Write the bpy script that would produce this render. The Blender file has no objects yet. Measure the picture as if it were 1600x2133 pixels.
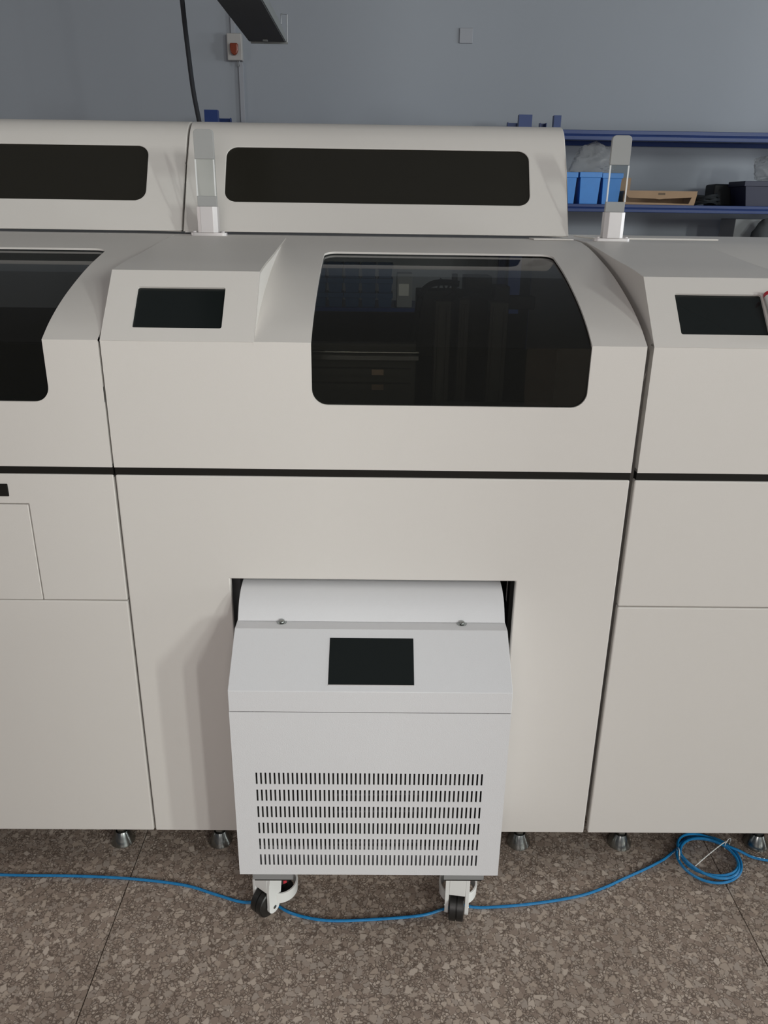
import bpy, bmesh, math, random
from mathutils import Vector, Matrix
random.seed(7)
S = bpy.context.scene
COL = S.collection

# ------------------------------------------------------------------ camera
cam_d = bpy.data.cameras.new('camera')
cam = bpy.data.objects.new('camera', cam_d)
COL.objects.link(cam)
cam_d.sensor_fit = 'VERTICAL'
cam_d.sensor_height = 24.0
cam_d.lens = 1644.02 / 2133 * 24.0
cam_d.clip_start = 0.05
r_ = Vector((0.9998927, -0.0060612, 0.0133382))
d_ = Vector((0.0102787, -0.3585239, -0.9334640))
f_ = Vector((0.0104400, 0.9335009, -0.3584231))
cam.matrix_world = Matrix(((r_.x, -d_.x, -f_.x, 0.52603), (r_.y, -d_.y, -f_.y, -1.50871),
                           (r_.z, -d_.z, -f_.z, 1.5), (0, 0, 0, 1)))
S.camera = cam

# ------------------------------------------------------------------ world, lights, exposure
w = bpy.data.worlds.new('world')
S.world = w
w.use_nodes = True
bg = w.node_tree.nodes['Background']
bg.inputs[0].default_value = (0.72, 0.82, 1.0, 1)
bg.inputs[1].default_value = 0.6

ROOM = (-4.5, 8.2, -7.4, 4.4, 4.1)          # x0, x1, y0, y1, height


def area(name, loc, target, sx, sy, power, color):
    l = bpy.data.lights.new(name, 'AREA')
    l.shape = 'RECTANGLE'
    l.size, l.size_y = sx, sy
    l.energy = power
    l.color = color
    o = bpy.data.objects.new(name, l)
    COL.objects.link(o)
    o.location = loc
    o.rotation_euler = (Vector(target) - Vector(loc)).to_track_quat('-Z', 'Y').to_euler()
    return o


# daylight through the three tall windows at the far end of the room, right of the camera
area('window_light', (7.20, -7.35, 3.20), (0.6, 0, 0.9), 0.30, 1.3, 180, (0.95, 1.0, 0.95))
area('window_light', (5.15, -7.35, 3.15), (0.6, 0, 0.9), 0.26, 1.3, 116, (0.95, 1.0, 0.95))
area('window_light', (4.10, -7.35, 3.15), (0.6, 0, 0.9), 0.26, 1.3, 116, (0.97, 0.99, 0.95))
# added frontal fill behind the camera, set in an opening of the nearer wall
area('front_fill_light', (0.40, -3.55, 1.52), (0.45, 0, 0.9), 1.3, 1.3, 23, (1.0, 0.92, 0.87))
# lit tube lamp under the ceiling behind the camera
area('tube_light', (0.45, -2.70, 2.55), (0.5, 0, 0.7), 1.2, 0.05, 8, (1.0, 0.96, 0.92))
# right-hand wall: a high window towards the racks, then a lower added side fill
area('side_light', (8.10, 2.2, 2.2), (0.5, 3.9, 1.9), 1.4, 1.2, 84, (0.86, 0.93, 1.0))
area('side_light', (8.10, -0.6, 1.7), (0.5, 0.1, 1.2), 1.2, 1.2, 150, (0.93, 0.98, 0.97))
# weak side fill added in an opening of the left-hand wall
area('side_light', (-4.40, 0.2, 1.9), (0.5, 0.3, 1.4), 1.2, 1.2, 28, (1.0, 0.93, 0.87))

S.view_settings.view_transform = 'Standard'
S.view_settings.look = 'None'
S.view_settings.gamma = 1.0
S.view_settings.use_curve_mapping = False
S.view_settings.exposure = -0.08
S.cycles.max_bounces = 10
S.cycles.transparent_max_bounces = 12


# ------------------------------------------------------------------ materials
def new_mat(name):
    m = bpy.data.materials.new(name)
    m.use_nodes = True
    nt = m.node_tree
    return m, nt, nt.nodes['Principled BSDF']


def mat(name, col, rough=0.5, metal=0.0, bump=0.0, bscale=900.0, var=0.0, vscale=3.0, spec=None, coat=0.0):
    m, nt, b = new_mat(name)
    b.inputs['Base Color'].default_value = (*col, 1)
    b.inputs['Roughness'].default_value = rough
    b.inputs['Metallic'].default_value = metal
    if spec is not None:
        b.inputs['Specular IOR Level'].default_value = spec
    if coat:
        b.inputs['Coat Weight'].default_value = coat
    tc = nt.nodes.new('ShaderNodeTexCoord')
    if bump:
        n = nt.nodes.new('ShaderNodeTexNoise')
        n.inputs['Scale'].default_value = bscale
        n.inputs['Detail'].default_value = 2
        bp = nt.nodes.new('ShaderNodeBump')
        bp.inputs['Strength'].default_value = bump
        bp.inputs['Distance'].default_value = 0.001
        nt.links.new(tc.outputs['Object'], n.inputs['Vector'])
        nt.links.new(n.outputs['Fac'], bp.inputs['Height'])
        nt.links.new(bp.outputs['Normal'], b.inputs['Normal'])
    if var:
        n = nt.nodes.new('ShaderNodeTexNoise')
        n.inputs['Scale'].default_value = vscale
        n.inputs['Detail'].default_value = 3
        mx = nt.nodes.new('ShaderNodeMix')
        mx.data_type = 'RGBA'
        mx.inputs[6].default_value = (*[c * (1 - var) for c in col], 1)
        mx.inputs[7].default_value = (*[min(1, c * (1 + var)) for c in col], 1)
        nt.links.new(tc.outputs['Object'], n.inputs['Vector'])
        nt.links.new(n.outputs['Fac'], mx.inputs[0])
        nt.links.new(mx.outputs[2], b.inputs['Base Color'])
    return m


M = {}
M['paint'] = mat('powder_coat_white', (0.70, 0.665, 0.63), 0.48, bump=0.10, bscale=700, var=0.012, vscale=2.5)
M['cart'] = mat('cart_white', (0.71, 0.705, 0.72), 0.34, bump=0.30, bscale=420)
M['plastic_white'] = mat('caster_white', (0.78, 0.78, 0.76), 0.45, bump=0.05)
M['black'] = mat('black_strip', (0.012, 0.0105, 0.0085), 0.7, spec=0.2)
M['frame'] = mat('dark_frame', (0.045, 0.042, 0.038), 0.6, bump=0.1)
M['inner_grey'] = mat('inner_grey', (0.16, 0.15, 0.14), 0.5, 0.3, bump=0.1)
M['cover_glass'] = mat('cover_tint', (0.020, 0.0185, 0.0145), 0.22, spec=0.35)
M['screen'] = mat('screen_glass', (0.010, 0.013, 0.013), 0.16, spec=0.35)
M['chrome'] = mat('chrome', (0.36, 0.375, 0.365), 0.2, 1.0)
M['alu'] = mat('brushed_aluminium', (0.62, 0.59, 0.59), 0.42, 0.25, spec=0.4)
M['alu_dull'] = mat('dull_aluminium', (0.42, 0.43, 0.44), 0.45, 0.6, bump=0.1)
M['rail'] = mat('steel_rail', (0.7, 0.7, 0.7), 0.2, 1.0)
M['copper'] = mat('copper_pad', (0.85, 0.62, 0.48), 0.3, 0.8)
M['rubber'] = mat('black_rubber', (0.014, 0.013, 0.012), 0.38, bump=0.05)
M['red'] = mat('red_plastic', (0.50, 0.03, 0.045), 0.4)
M['rack_blue'] = mat('rack_blue', (0.022, 0.046, 0.165), 0.36, var=0.1, vscale=6, spec=0.3)
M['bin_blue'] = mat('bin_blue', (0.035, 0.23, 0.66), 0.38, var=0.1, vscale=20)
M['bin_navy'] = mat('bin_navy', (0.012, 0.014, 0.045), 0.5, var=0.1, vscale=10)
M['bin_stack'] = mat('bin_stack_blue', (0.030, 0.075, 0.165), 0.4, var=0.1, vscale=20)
M['card'] = mat('cardboard', (0.36, 0.24, 0.15), 0.85, var=0.12, vscale=14)
M['card_print'] = mat('cardboard_print', (0.14, 0.10, 0.07), 0.85)
M['dark_cloth'] = mat('dark_cable_jacket', (0.012, 0.015, 0.018), 0.6)
M['grey_card'] = mat('grey_carton', (0.26, 0.27, 0.28), 0.8, var=0.08)
M['cable_black'] = mat('cable_black', (0.018, 0.019, 0.024), 0.6, spec=0.2)
M['lamp_grey'] = mat('lamp_grey', (0.20, 0.21, 0.21), 0.5, var=0.05)
M['lamp_dark'] = mat('lamp_dark', (0.085, 0.087, 0.086), 0.55)
M['alarm_white'] = mat('alarm_white', (0.40, 0.385, 0.375), 0.5)
M['alarm_red'] = mat('alarm_lens', (0.20, 0.036, 0.014), 0.3)
M['conduit'] = mat('conduit_white', (0.315, 0.325, 0.36), 0.5)
M['tie'] = mat('cable_tie', (0.75, 0.75, 0.72), 0.4)
M['marker_white'] = mat('marker_white', (0.72, 0.72, 0.70), 0.35)
M['wall'] = mat('wall_paint', (0.315, 0.336, 0.374), 0.8, bump=0.08, bscale=60, var=0.035, vscale=0.9)
M['ceiling'] = mat('ceiling_paint', (0.36, 0.37, 0.39), 0.9, var=0.02)
M['grout'] = mat('floor_grout', (0.035, 0.030, 0.027), 0.9)


def cable_blue():
    m, nt, b = new_mat('cable_blue')
    b.inputs['Roughness'].default_value = 0.22
    b.inputs['Base Color'].default_value = (0.008, 0.13, 0.42, 1)
    b.inputs['Coat Weight'].default_value = 0.6
    tc = nt.nodes.new('ShaderNodeTexCoord')
    wv = nt.nodes.new('ShaderNodeTexNoise')
    wv.inputs['Scale'].default_value = 90
    mx = nt.nodes.new('ShaderNodeMix')
    mx.data_type = 'RGBA'
    mx.inputs[6].default_value = (0.008, 0.14, 0.36, 1)
    mx.inputs[7].default_value = (0.022, 0.27, 0.58, 1)
    nt.links.new(tc.outputs['Object'], wv.inputs['Vector'])
    nt.links.new(wv.outputs['Fac'], mx.inputs[0])
    nt.links.new(mx.outputs[2], b.inputs['Base Color'])
    return m


M['cable_blue'] = cable_blue()


def terrazzo():
    m, nt, b = new_mat('terrazzo')
    N, L = nt.nodes, nt.links
    tc = N.new('ShaderNodeTexCoord')
    geo = N.new('ShaderNodeNewGeometry')
    wob = N.new('ShaderNodeTexNoise')
    wob.inputs['Scale'].default_value = 70
    L.new(geo.outputs['Position'], wob.inputs['Vector'])
    add = N.new('ShaderNodeVectorMath')
    add.operation = 'MULTIPLY_ADD'
    add.inputs[1].default_value = (0.012, 0.012, 0.0)
    L.new(wob.outputs['Color'], add.inputs[0])
    L.new(geo.outputs['Position'], add.inputs[2])

    def chips(scale, thr):
        v = N.new('ShaderNodeTexVoronoi')
        v.inputs['Scale'].default_value = scale
        L.new(add.outputs[0], v.inputs['Vector'])
        e = N.new('ShaderNodeTexVoronoi')
        e.feature = 'DISTANCE_TO_EDGE'
        e.inputs['Scale'].default_value = scale
        L.new(add.outputs[0], e.inputs['Vector'])
        ramp = N.new('ShaderNodeValToRGB')
        ramp.color_ramp.elements[0].position = thr
        ramp.color_ramp.elements[1].position = thr + 0.10
        L.new(e.outputs['Distance'], ramp.inputs['Fac'])
        sep = N.new('ShaderNodeSeparateColor')
        L.new(v.outputs['Color'], sep.inputs[0])
        cr = N.new('ShaderNodeValToRGB')
        els = cr.color_ramp.elements
        els[0].position, els[0].color = 0.0, (0.27, 0.215, 0.18, 1)
        els[1].position, els[1].color = 1.0, (0.56, 0.49, 0.43, 1)
        for p, c in ((0.3, (0.34, 0.275, 0.23, 1)), (0.55, (0.385, 0.335, 0.295, 1)), (0.8, (0.44, 0.365, 0.305, 1))):
            q = els.new(p)
            q.color = c
        L.new(sep.outputs[0], cr.inputs['Fac'])
        return ramp, cr, sep

    r1, c1, s1 = chips(72, 0.03)
    r2, c2, s2 = chips(150, 0.05)
    base = N.new('ShaderNodeMix')
    base.data_type = 'RGBA'
    base.inputs[6].default_value = (0.15, 0.115, 0.095, 1)
    L.new(r2.outputs['Color'], base.inputs[0])
    L.new(c2.outputs['Color'], base.inputs[7])
    # only some of the large cells are large chips
    gt = N.new('ShaderNodeMath')
    gt.operation = 'GREATER_THAN'
    gt.inputs[1].default_value = 0.42
    L.new(s1.outputs[1], gt.inputs[0])
    mul = N.new('ShaderNodeMath')
    mul.operation = 'MULTIPLY'
    L.new(gt.outputs[0], mul.inputs[0])
    L.new(r1.outputs['Color'], mul.inputs[1])
    big = N.new('ShaderNodeMix')
    big.data_type = 'RGBA'
    L.new(mul.outputs[0], big.inputs[0])
    L.new(base.outputs[2], big.inputs[6])
    L.new(c1.outputs['Color'], big.inputs[7])
    # worn, uneven tone
    n = N.new('ShaderNodeTexNoise')
    n.inputs['Scale'].default_value = 3.5
    n.inputs['Detail'].default_value = 4
    L.new(geo.outputs['Position'], n.inputs['Vector'])
    tone = N.new('ShaderNodeMix')
    tone.data_type = 'RGBA'
    tone.inputs[6].default_value = (0.80, 0.77, 0.74, 1)
    tone.inputs[7].default_value = (1.15, 1.12, 1.10, 1)
    L.new(n.outputs['Fac'], tone.inputs[0])
    fin = N.new('ShaderNodeMix')
    fin.data_type = 'RGBA'
    fin.blend_type = 'MULTIPLY'
    fin.inputs[0].default_value = 1.0
    L.new(big.outputs[2], fin.inputs[6])
    L.new(tone.outputs[2], fin.inputs[7])
    L.new(fin.outputs[2], b.inputs['Base Color'])
    b.inputs['Roughness'].default_value = 0.42
    b.inputs['Specular IOR Level'].default_value = 0.35
    bp = N.new('ShaderNodeBump')
    bp.inputs['Strength'].default_value = 0.15
    bp.inputs['Distance'].default_value = 0.001
    L.new(r2.outputs['Color'], bp.inputs['Height'])
    L.new(bp.outputs['Normal'], b.inputs['Normal'])
    return m


M['terrazzo'] = terrazzo()


def glassy(name, tint, refl_rough=0.02, ior=1.45, diffuse=None, dmix=0.0):
    m = bpy.data.materials.new(name)
    m.use_nodes = True
    nt = m.node_tree
    N, L = nt.nodes, nt.links
    N.clear()
    out = N.new('ShaderNodeOutputMaterial')
    tr = N.new('ShaderNodeBsdfTransparent')
    tr.inputs[0].default_value = (*tint, 1)
    gl = N.new('ShaderNodeBsdfGlossy')
    gl.inputs['Roughness'].default_value = refl_rough
    fr = N.new('ShaderNodeFresnel')
    fr.inputs[0].default_value = ior
    src = tr.outputs[0]
    if diffuse:
        df = N.new('ShaderNodeBsdfDiffuse')
        df.inputs[0].default_value = (*diffuse, 1)
        mx0 = N.new('ShaderNodeMixShader')
        mx0.inputs[0].default_value = dmix
        L.new(src, mx0.inputs[1])
        L.new(df.outputs[0], mx0.inputs[2])
        src = mx0.outputs[0]
    # reflect at the outer faces only: the sheets are thin and do not bend the view
    ge = N.new('ShaderNodeNewGeometry')
    inv = N.new('ShaderNodeMath')
    inv.operation = 'SUBTRACT'
    inv.inputs[0].default_value = 1.0
    L.new(ge.outputs['Backfacing'], inv.inputs[1])
    ml = N.new('ShaderNodeMath')
    ml.operation = 'MULTIPLY'
    L.new(fr.outputs[0], ml.inputs[0])
    L.new(inv.outputs[0], ml.inputs[1])
    mx = N.new('ShaderNodeMixShader')
    L.new(ml.outputs[0], mx.inputs[0])
    L.new(src, mx.inputs[1])
    L.new(gl.outputs[0], mx.inputs[2])
    L.new(mx.outputs[0], out.inputs[0])
    return m


M['tint_glass'] = glassy('smoked_acrylic', (0.60, 0.60, 0.57), 0.02, 1.45, (0.022, 0.022, 0.019), 0.25)
M['acrylic'] = glassy('clear_acrylic', (0.90, 0.92, 0.92), 0.05, 1.16)
M['frosted'] = glassy('frosted_acrylic', (0.62, 0.63, 0.63), 0.4, 1.12, (0.50, 0.50, 0.495), 0.68)
M['bag'] = glassy('clear_plastic_bag', (0.82, 0.83, 0.84), 0.28, 1.28, (0.50, 0.51, 0.53), 0.32)
M['glint'] = glassy('edge_glint_white', (0.9, 0.9, 0.9), 0.08, 1.5, (0.95, 0.95, 0.95), 0.75)


# ------------------------------------------------------------------ mesh helpers
class MB:
    def __init__(s):
        s.v, s.f = [], []

    def add(s, vs, fs):
        o = len(s.v)
        s.v += [tuple(v) for v in vs]
        s.f += [[i + o for i in f] for f in fs]
        return s

    def box(s, x0, x1, y0, y1, z0, z1):
        vs = [(x, y, z) for z in (z0, z1) for y in (y0, y1) for x in (x0, x1)]
        return s.add(vs, [(0, 2, 3, 1), (4, 5, 7, 6), (0, 1, 5, 4), (2, 6, 7, 3), (0, 4, 6, 2), (1, 3, 7, 5)])

    def prism(s, poly, a0, a1, axis='x'):
        n = len(poly)

        def P(p, a):
            return {'x': (a, p[0], p[1]), 'y': (p[0], a, p[1]), 'z': (p[0], p[1], a)}[axis]
        vs = [P(p, a0) for p in poly] + [P(p, a1) for p in poly]
        fs = [list(range(n))[::-1], list(range(n, 2 * n))]
        fs += [(i, (i + 1) % n, n + (i + 1) % n, n + i) for i in range(n)]
        return s.add(vs, fs)

    def lathe(s, prof, seg=24, c=(0, 0, 0), mtx=None):
        vs, fs = [], []
        n = len(prof)
        for i in range(seg):
            a = 2 * math.pi * i / seg
            for r, z in prof:
                vs.append(Vector((r * math.cos(a), r * math.sin(a), z)))
        for i in range(seg):
            j = (i + 1) % seg
            for k in range(n - 1):
                fs.append((i * n + k, j * n + k, j * n + k + 1, i * n + k + 1))
        fs.append([i * n for i in range(seg)][::-1])
        fs.append([i * n + n - 1 for i in range(seg)])
        if mtx is not None:
            vs = [mtx @ v for v in vs]
        return s.add([v + Vector(c) for v in vs], fs)

    def tube(s, pts, r, seg=8, closed=False):
        pts = [Vector(p) for p in pts]
        n = len(pts)
        vs, fs = [], []
        up = Vector((0, 0, 1))
        for i, p in enumerate(pts):
            a = pts[(i - 1) % n] if (closed or i > 0) else p
            b = pts[(i + 1) % n] if (closed or i < n - 1) else p
            t = (b - a).normalized()
            if abs(t.dot(up)) > 0.95:
                u = t.cross(Vector((0, 1, 0))).normalized()
            else:
                u = t.cross(up).normalized()
            v = t.cross(u)
            rr = r[i] if isinstance(r, (list, tuple)) else r
            for k in range(seg):
                an = 2 * math.pi * k / seg
                vs.append(p + u * (rr * math.cos(an)) + v * (rr * math.sin(an)))
        m = n if closed else n - 1
        for i in range(m):
            j = (i + 1) % n
            for k in range(seg):
                l = (k + 1) % seg
                fs.append((i * seg + k, i * seg + l, j * seg + l, j * seg + k))
        if not closed:
            fs.append(list(range(seg))[::-1])
            fs.append([(n - 1) * seg + k for k in range(seg)])
        return s.add(vs, fs)

    def xf(s, mtx):
        s.v = [tuple(mtx @ Vector(v)) for v in s.v]
        return s

    def mesh(s, name, m, bevel=0.0, seg=2, smooth=40, solid=0.0, weld=False, recalc=True):
        me = bpy.data.meshes.new(name)
        me.from_pydata(s.v, [], s.f)
        bm = bmesh.new()
        bm.from_mesh(me)
        if weld:
            bmesh.ops.remove_doubles(bm, verts=bm.verts, dist=1e-5)
        if recalc:
            bmesh.ops.recalc_face_normals(bm, faces=bm.faces)
        bm.to_mesh(me)
        bm.free()
        me.materials.append(m)
        if bevel or solid:
            o = bpy.data.objects.new('tmp', me)
            COL.objects.link(o)
            if solid:
                q = o.modifiers.new('s', 'SOLIDIFY')
                q.thickness = solid
                q.offset = -1
                q.use_even_offset = True
            if bevel:
                q = o.modifiers.new('b', 'BEVEL')
                q.width = bevel
                q.segments = seg
                q.limit_method = 'ANGLE'
                q.angle_limit = math.radians(35)
                q.use_clamp_overlap = True
                q.harden_normals = True
                for p in me.polygons:
                    p.use_smooth = True
            dg = bpy.context.evaluated_depsgraph_get()
            dg.update()
            me2 = bpy.data.meshes.new_from_object(o.evaluated_get(dg), preserve_all_data_layers=True, depsgraph=dg)
            bpy.data.objects.remove(o)
            me2.name = name
            me = me2
        if not bevel:
            for p in me.polygons:
                p.use_smooth = True
            me.set_sharp_from_angle(angle=math.radians(smooth))
        return me


CACHE = {}


def link(name, me, parent=None, loc=None, label=None):
    o = bpy.data.objects.new(name, me)
    COL.objects.link(o)
    if parent is not None:
        o.parent = parent
    if loc is not None:
        o.location = loc
    if label:
        o['label'] = label
    return o


def part(name, mb, m, parent=None, label=None, loc=None, **k):
    return link(name, mb.mesh(name, m, **k), parent, loc, label)


def thing(name, label, cat, loc=(0, 0, 0), group=None, rz=0):
    o = bpy.data.objects.new(name, None)
    COL.objects.link(o)
    o.empty_display_size = 0.1
    o.location = loc
    o.rotation_euler = (0, 0, rz)
    return tag(o, label, cat, group)


def tag(o, label, cat, group=None):
    o['label'] = label
    o['category'] = cat
    if group:
        o['group'] = group
    return o


def struct(name, mb, m, **k):
    o = part(name, mb, m, **k)
    o['kind'] = 'structure'
    return o


def catmull(pts, n=6):
    P = [Vector(p) for p in pts]
    out = []
    for i in range(len(P) - 1):
        p0 = P[i - 1] if i else P[0] * 2 - P[1]
        p1, p2 = P[i], P[i + 1]
        p3 = P[i + 2] if i + 2 < len(P) else P[-1] * 2 - P[-2]
        for k in range(n):
            t = k / n
            out.append(0.5 * ((2 * p1) + (p2 - p0) * t + (2 * p0 - 5 * p1 + 4 * p2 - p3) * t * t
                              + (3 * p1 - p0 - 3 * p2 + p3) * t ** 3))
    out.append(P[-1])
    return [tuple(p) for p in out]


def arclen(prof):
    s = [0.0]
    for a, b in zip(prof, prof[1:]):
        s.append(s[-1] + math.dist(a, b))
    return s


def prof_at(prof, S_, s):
    """point and inward normal on a (y, z) profile at arc length s"""
    for i in range(len(prof) - 1):
        if s <= S_[i + 1] + 1e-9:
            break
    a, b = prof[i], prof[i + 1]
    L = S_[i + 1] - S_[i]
    t = (s - S_[i]) / L
    ty, tz = (b[0] - a[0]) / L, (b[1] - a[1]) / L
    return (a[0] + (b[0] - a[0]) * t, a[1] + (b[1] - a[1]) * t), (tz, -ty)


def s_at_z(prof, S_, z):
    for i in range(len(prof) - 1):
        a, b = prof[i], prof[i + 1]
        if (a[1] - z) * (b[1] - z) <= 0 and a[1] != b[1]:
            return S_[i] + (z - a[1]) / (b[1] - a[1]) * (S_[i + 1] - S_[i])


def s_at_y(prof, S_, y):
    for i in range(len(prof) - 1):
        a, b = prof[i], prof[i + 1]
        if (a[0] - y) * (b[0] - y) <= 0 and a[0] != b[0]:
            return S_[i] + (y - a[0]) / (b[0] - a[0]) * (S_[i + 1] - S_[i])


def sheet(prof, x0, x1, hole=None, only_hole=False, offset=0.0, s_from=None, s_to=None):
    """sheet swept along x over a (y, z) profile, with one rounded opening (xa, xb, sa, sb, r0, r1)"""
    S_ = arclen(prof)
    rows = set(round(s, 6) for s in S_)
    if hole:
        xa, xb, sa, sb, r0, r1 = hole
        for k in range(9):
            a = k / 8 * math.pi / 2
            rows.add(round(sa + r0 * (1 - math.cos(a)), 6))
            rows.add(round(sb - r1 * (1 - math.cos(a)), 6))
    if only_hole:
        rows = set(r for r in rows if sa - 1e-6 <= r <= sb + 1e-6)
    rows = sorted(rows)
    clean = [rows[0]]
    for r in rows[1:]:
        if r - clean[-1] > 4e-5:
            clean.append(r)
    rows = clean

    def off(s):
        if s <= sa + r0:
            d = min(r0, r0 - (s - sa))
            return r0 - math.sqrt(max(0, r0 * r0 - d * d))
        if s >= sb - r1:
            d = min(r1, r1 - (sb - s))
            return r1 - math.sqrt(max(0, r1 * r1 - d * d))
        return 0.0
    mb = MB()
    vs, fs = [], []
    for s in rows:
        (y, z), (ny, nz) = prof_at(prof, S_, min(s, S_[-1] - 1e-7))
        y, z = y + ny * offset, z + nz * offset
        if hole:
            o = off(s)
            xs = (xa + o, xb - o) if only_hole else (x0, xa + o, xb - o, x1)
        else:
            xs = (x0, x1)
        vs += [(x, y, z) for x in xs]
    n = len(xs)
    for i in range(len(rows) - 1):
        mid = (rows[i] + rows[i + 1]) / 2
        for k in range(n - 1):
            if hole and not only_hole and k == 1 and sa < mid < sb:
                continue
            fs.append((i * n + k, i * n + k + 1, (i + 1) * n + k + 1, (i + 1) * n + k))
    return mb.add(vs, fs)


# ------------------------------------------------------------------ room
X0, X1, Y0, Y1, H = ROOM
struct('floor', MB().box(X0, X1, Y0, Y1, -0.12, -0.012), M['grout'])
floor = bpy.data.objects['floor']
PX, JX, JY = 1.4263, -0.052, -1.62
slab_cache = {}
for i in range(-4, 6):
    for j in range(-3, 5):
        xa, xb = max(X0, JX + i * PX), min(X1, JX + (i + 1) * PX)
        ya, yb = max(Y0, JY + j * PX * 1.6), min(Y1, JY + (j + 1) * PX * 1.6)
        if xb - xa < 0.02 or yb - ya < 0.02:
            continue
        part('floor_slab', MB().box(xa + 0.0012, xb - 0.0012, ya + 0.0012, yb - 0.0012, -0.014, 0.0), M['terrazzo'], floor)
struct('ceiling', MB().box(X0, X1, Y0, Y1, H, H + 0.1), M['ceiling'])
struct('wall_back', MB().box(X0, X1, Y1, Y1 + 0.15, -0.1, H), M['wall'])
wl = MB()
wl.box(X0 - 0.15, X0, Y0, -0.4, -0.1, H).box(X0 - 0.15, X0, 0.8, Y1, -0.1, H)
wl.box(X0 - 0.15, X0, -0.4, 0.8, -0.1, 1.3).box(X0 - 0.15, X0, -0.4, 0.8, 2.5, H)
struct('wall_left', wl, M['wall'])
wr = MB()
wr.box(X1, X1 + 0.15, Y0, -1.2, -0.1, H).box(X1, X1 + 0.15, 0.0, 1.5, -0.1, H)
wr.box(X1, X1 + 0.15, -1.2, 0.0, -0.1, 1.1).box(X1, X1 + 0.15, -1.2, 0.0, 2.3, H)
wr.box(X1, X1 + 0.15, 2.9, Y1, -0.1, H)
wr.box(X1, X1 + 0.15, 1.5, 2.9, -0.1, 1.6).box(X1, X1 + 0.15, 1.5, 2.9, 2.8, H)
struct('wall_right', wr, M['wall'])
wf = MB()
xprev = 1.5
for a, b, z0, z1 in [(3.97, 4.23, 2.4, 3.9), (5.02, 5.28, 2.4, 3.9), (7.05, 7.35, 2.4, 3.95)]:
    wf.box(xprev, a, Y0 - 0.15, Y0, -0.1, H)
    wf.box(a, b, Y0 - 0.15, Y0, z1, H).box(a, b, Y0 - 0.15, Y0, -0.1, z0)
    xprev = b
wf.box(xprev, X1, Y0 - 0.15, Y0, -0.1, H)
# nearer wall, stepped forward so the added fill sits close, and its return
yd = -3.6
wf.box(X0, -0.25, yd - 0.15, yd, -0.1, H).box(1.05, 1.5, yd - 0.15, yd, -0.1, H)
wf.box(-0.25, 1.05, yd - 0.15, yd, -0.1, 0.87).box(-0.25, 1.05, yd - 0.15, yd, 2.17, H)
wf.box(1.35, 1.5, Y0, yd - 0.15, -0.1, H)
struct('wall_front', wf, M['wall'])
struct('shade_pillar', MB().box(3.345, 3.80, -4.4, -4.0, 0.0, H), M['wall'])  # unseen, added to block the middle window's light from the right module

# ------------------------------------------------------------------ analyzer modules
W = 1.0412
G = 0.0020
ZB, ZS0, ZS1, ZC = 0.090, 0.9945, 1.0105, 1.2620
curve = catmull([(0, ZC), (.051, 1.2905), (.12, 1.320), (.197, 1.346), (.288, 1.372), (.389, 1.3945),
                 (.509, 1.4165), (.60, 1.4275)], 5)
HOOD = [(0.0, ZS1)] + curve + [(.68, 1.4300), (1.22, 1.4300)]
HS = arclen(HOOD)
SC = s_at_z(HOOD, HS, ZC)
BOX = [(-0.0006, ZC - 0.0005), (.116, 1.3815)] + catmull([(.116, 1.3815), (.209, 1.3925), (.317, 1.4015), (.44, 1.4135), (.60, 1.4285)], 4)[1:]
COVER = [(.742, 1.4385), (.842, 1.607), (.876, 1.662)] + catmull([(.876, 1.662), (.897, 1.690), (.924, 1.711), (.958, 1.7215), (1.0, 1.7235)], 4)[1:] + [(1.2, 1.7235)]
BX = 0.2925


def shared(key, fn):
    if key not in CACHE:
        CACHE[key] = fn()
    return CACHE[key]


def hood_mesh():
    hole = (0.400, 0.934, s_at_z(HOOD, HS, 1.1425), s_at_y(HOOD, HS, 0.442), 0.030, 0.028)
    mb = sheet(HOOD, G, W - G, hole)
    n = len(HOOD)
    inn = []
    for i, s in enumerate(HS):
        (y, z), (ny, nz) = prof_at(HOOD, HS, min(s, HS[-1] - 1e-7))
        inn.append((min(y + ny * .022, 1.22), z + nz * .022))
    for x, flip in ((G, False), (W - G, True)):
        vs = [(x, y, z) for y, z in HOOD] + [(x, y, z) for y, z in inn]
        fs = [(i, i + 1, n + i + 1, n + i) for i in range(n - 1)]
        mb.add(vs, [f if flip is False else f[::-1] for f in fs])
    return mb.mesh('hood', M['paint'], bevel=0.0020, solid=0.0045, recalc=False, smooth=22, weld=True)


def window_mesh():
    hole = (0.394, 0.940, s_at_z(HOOD, HS, 1.1365), s_at_y(HOOD, HS, 0.450), 0.030, 0.028)
    return sheet(HOOD, 0, 0, hole, only_hole=True, offset=0.0065).mesh('viewing_window', M['tint_glass'], solid=0.002, recalc=False, smooth=22)


def housing_mesh():
    bs = arclen(BOX)
    L = math.dist(BOX[0], BOX[1])
    zs = lambda z: (z - BOX[0][1]) / (BOX[1][1] - BOX[0][1]) * L
    hole = (0.058, 0.2285, zs(1.2835), zs(1.3525), 0.004, 0.004)
    mb = sheet(BOX, G, BX, hole)
    me = mb.mesh('screen_housing', M['paint'], solid=0.0046, recalc=False, smooth=22)
    # cheeks: between box outline and just under the hood curve
    low = [(y, z - 0.006) for y, z in curve][::-1]
    pl = [BOX[0], (BOX[1][0] + .0008, BOX[1][1] - .0008)] + [(y, z - .0006) for y, z in BOX[2:]] + low
    ck = MB().prism(pl, G, G + .003).prism(pl, BX - .003, BX).mesh('cheek', M['paint'], smooth=22)
    bm = bmesh.new()
    bm.from_mesh(me)
    bm.from_mesh(ck)
    bm.to_mesh(me)
    bm.free()
    me.set_sharp_from_angle(angle=math.radians(22))
    return me


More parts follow.
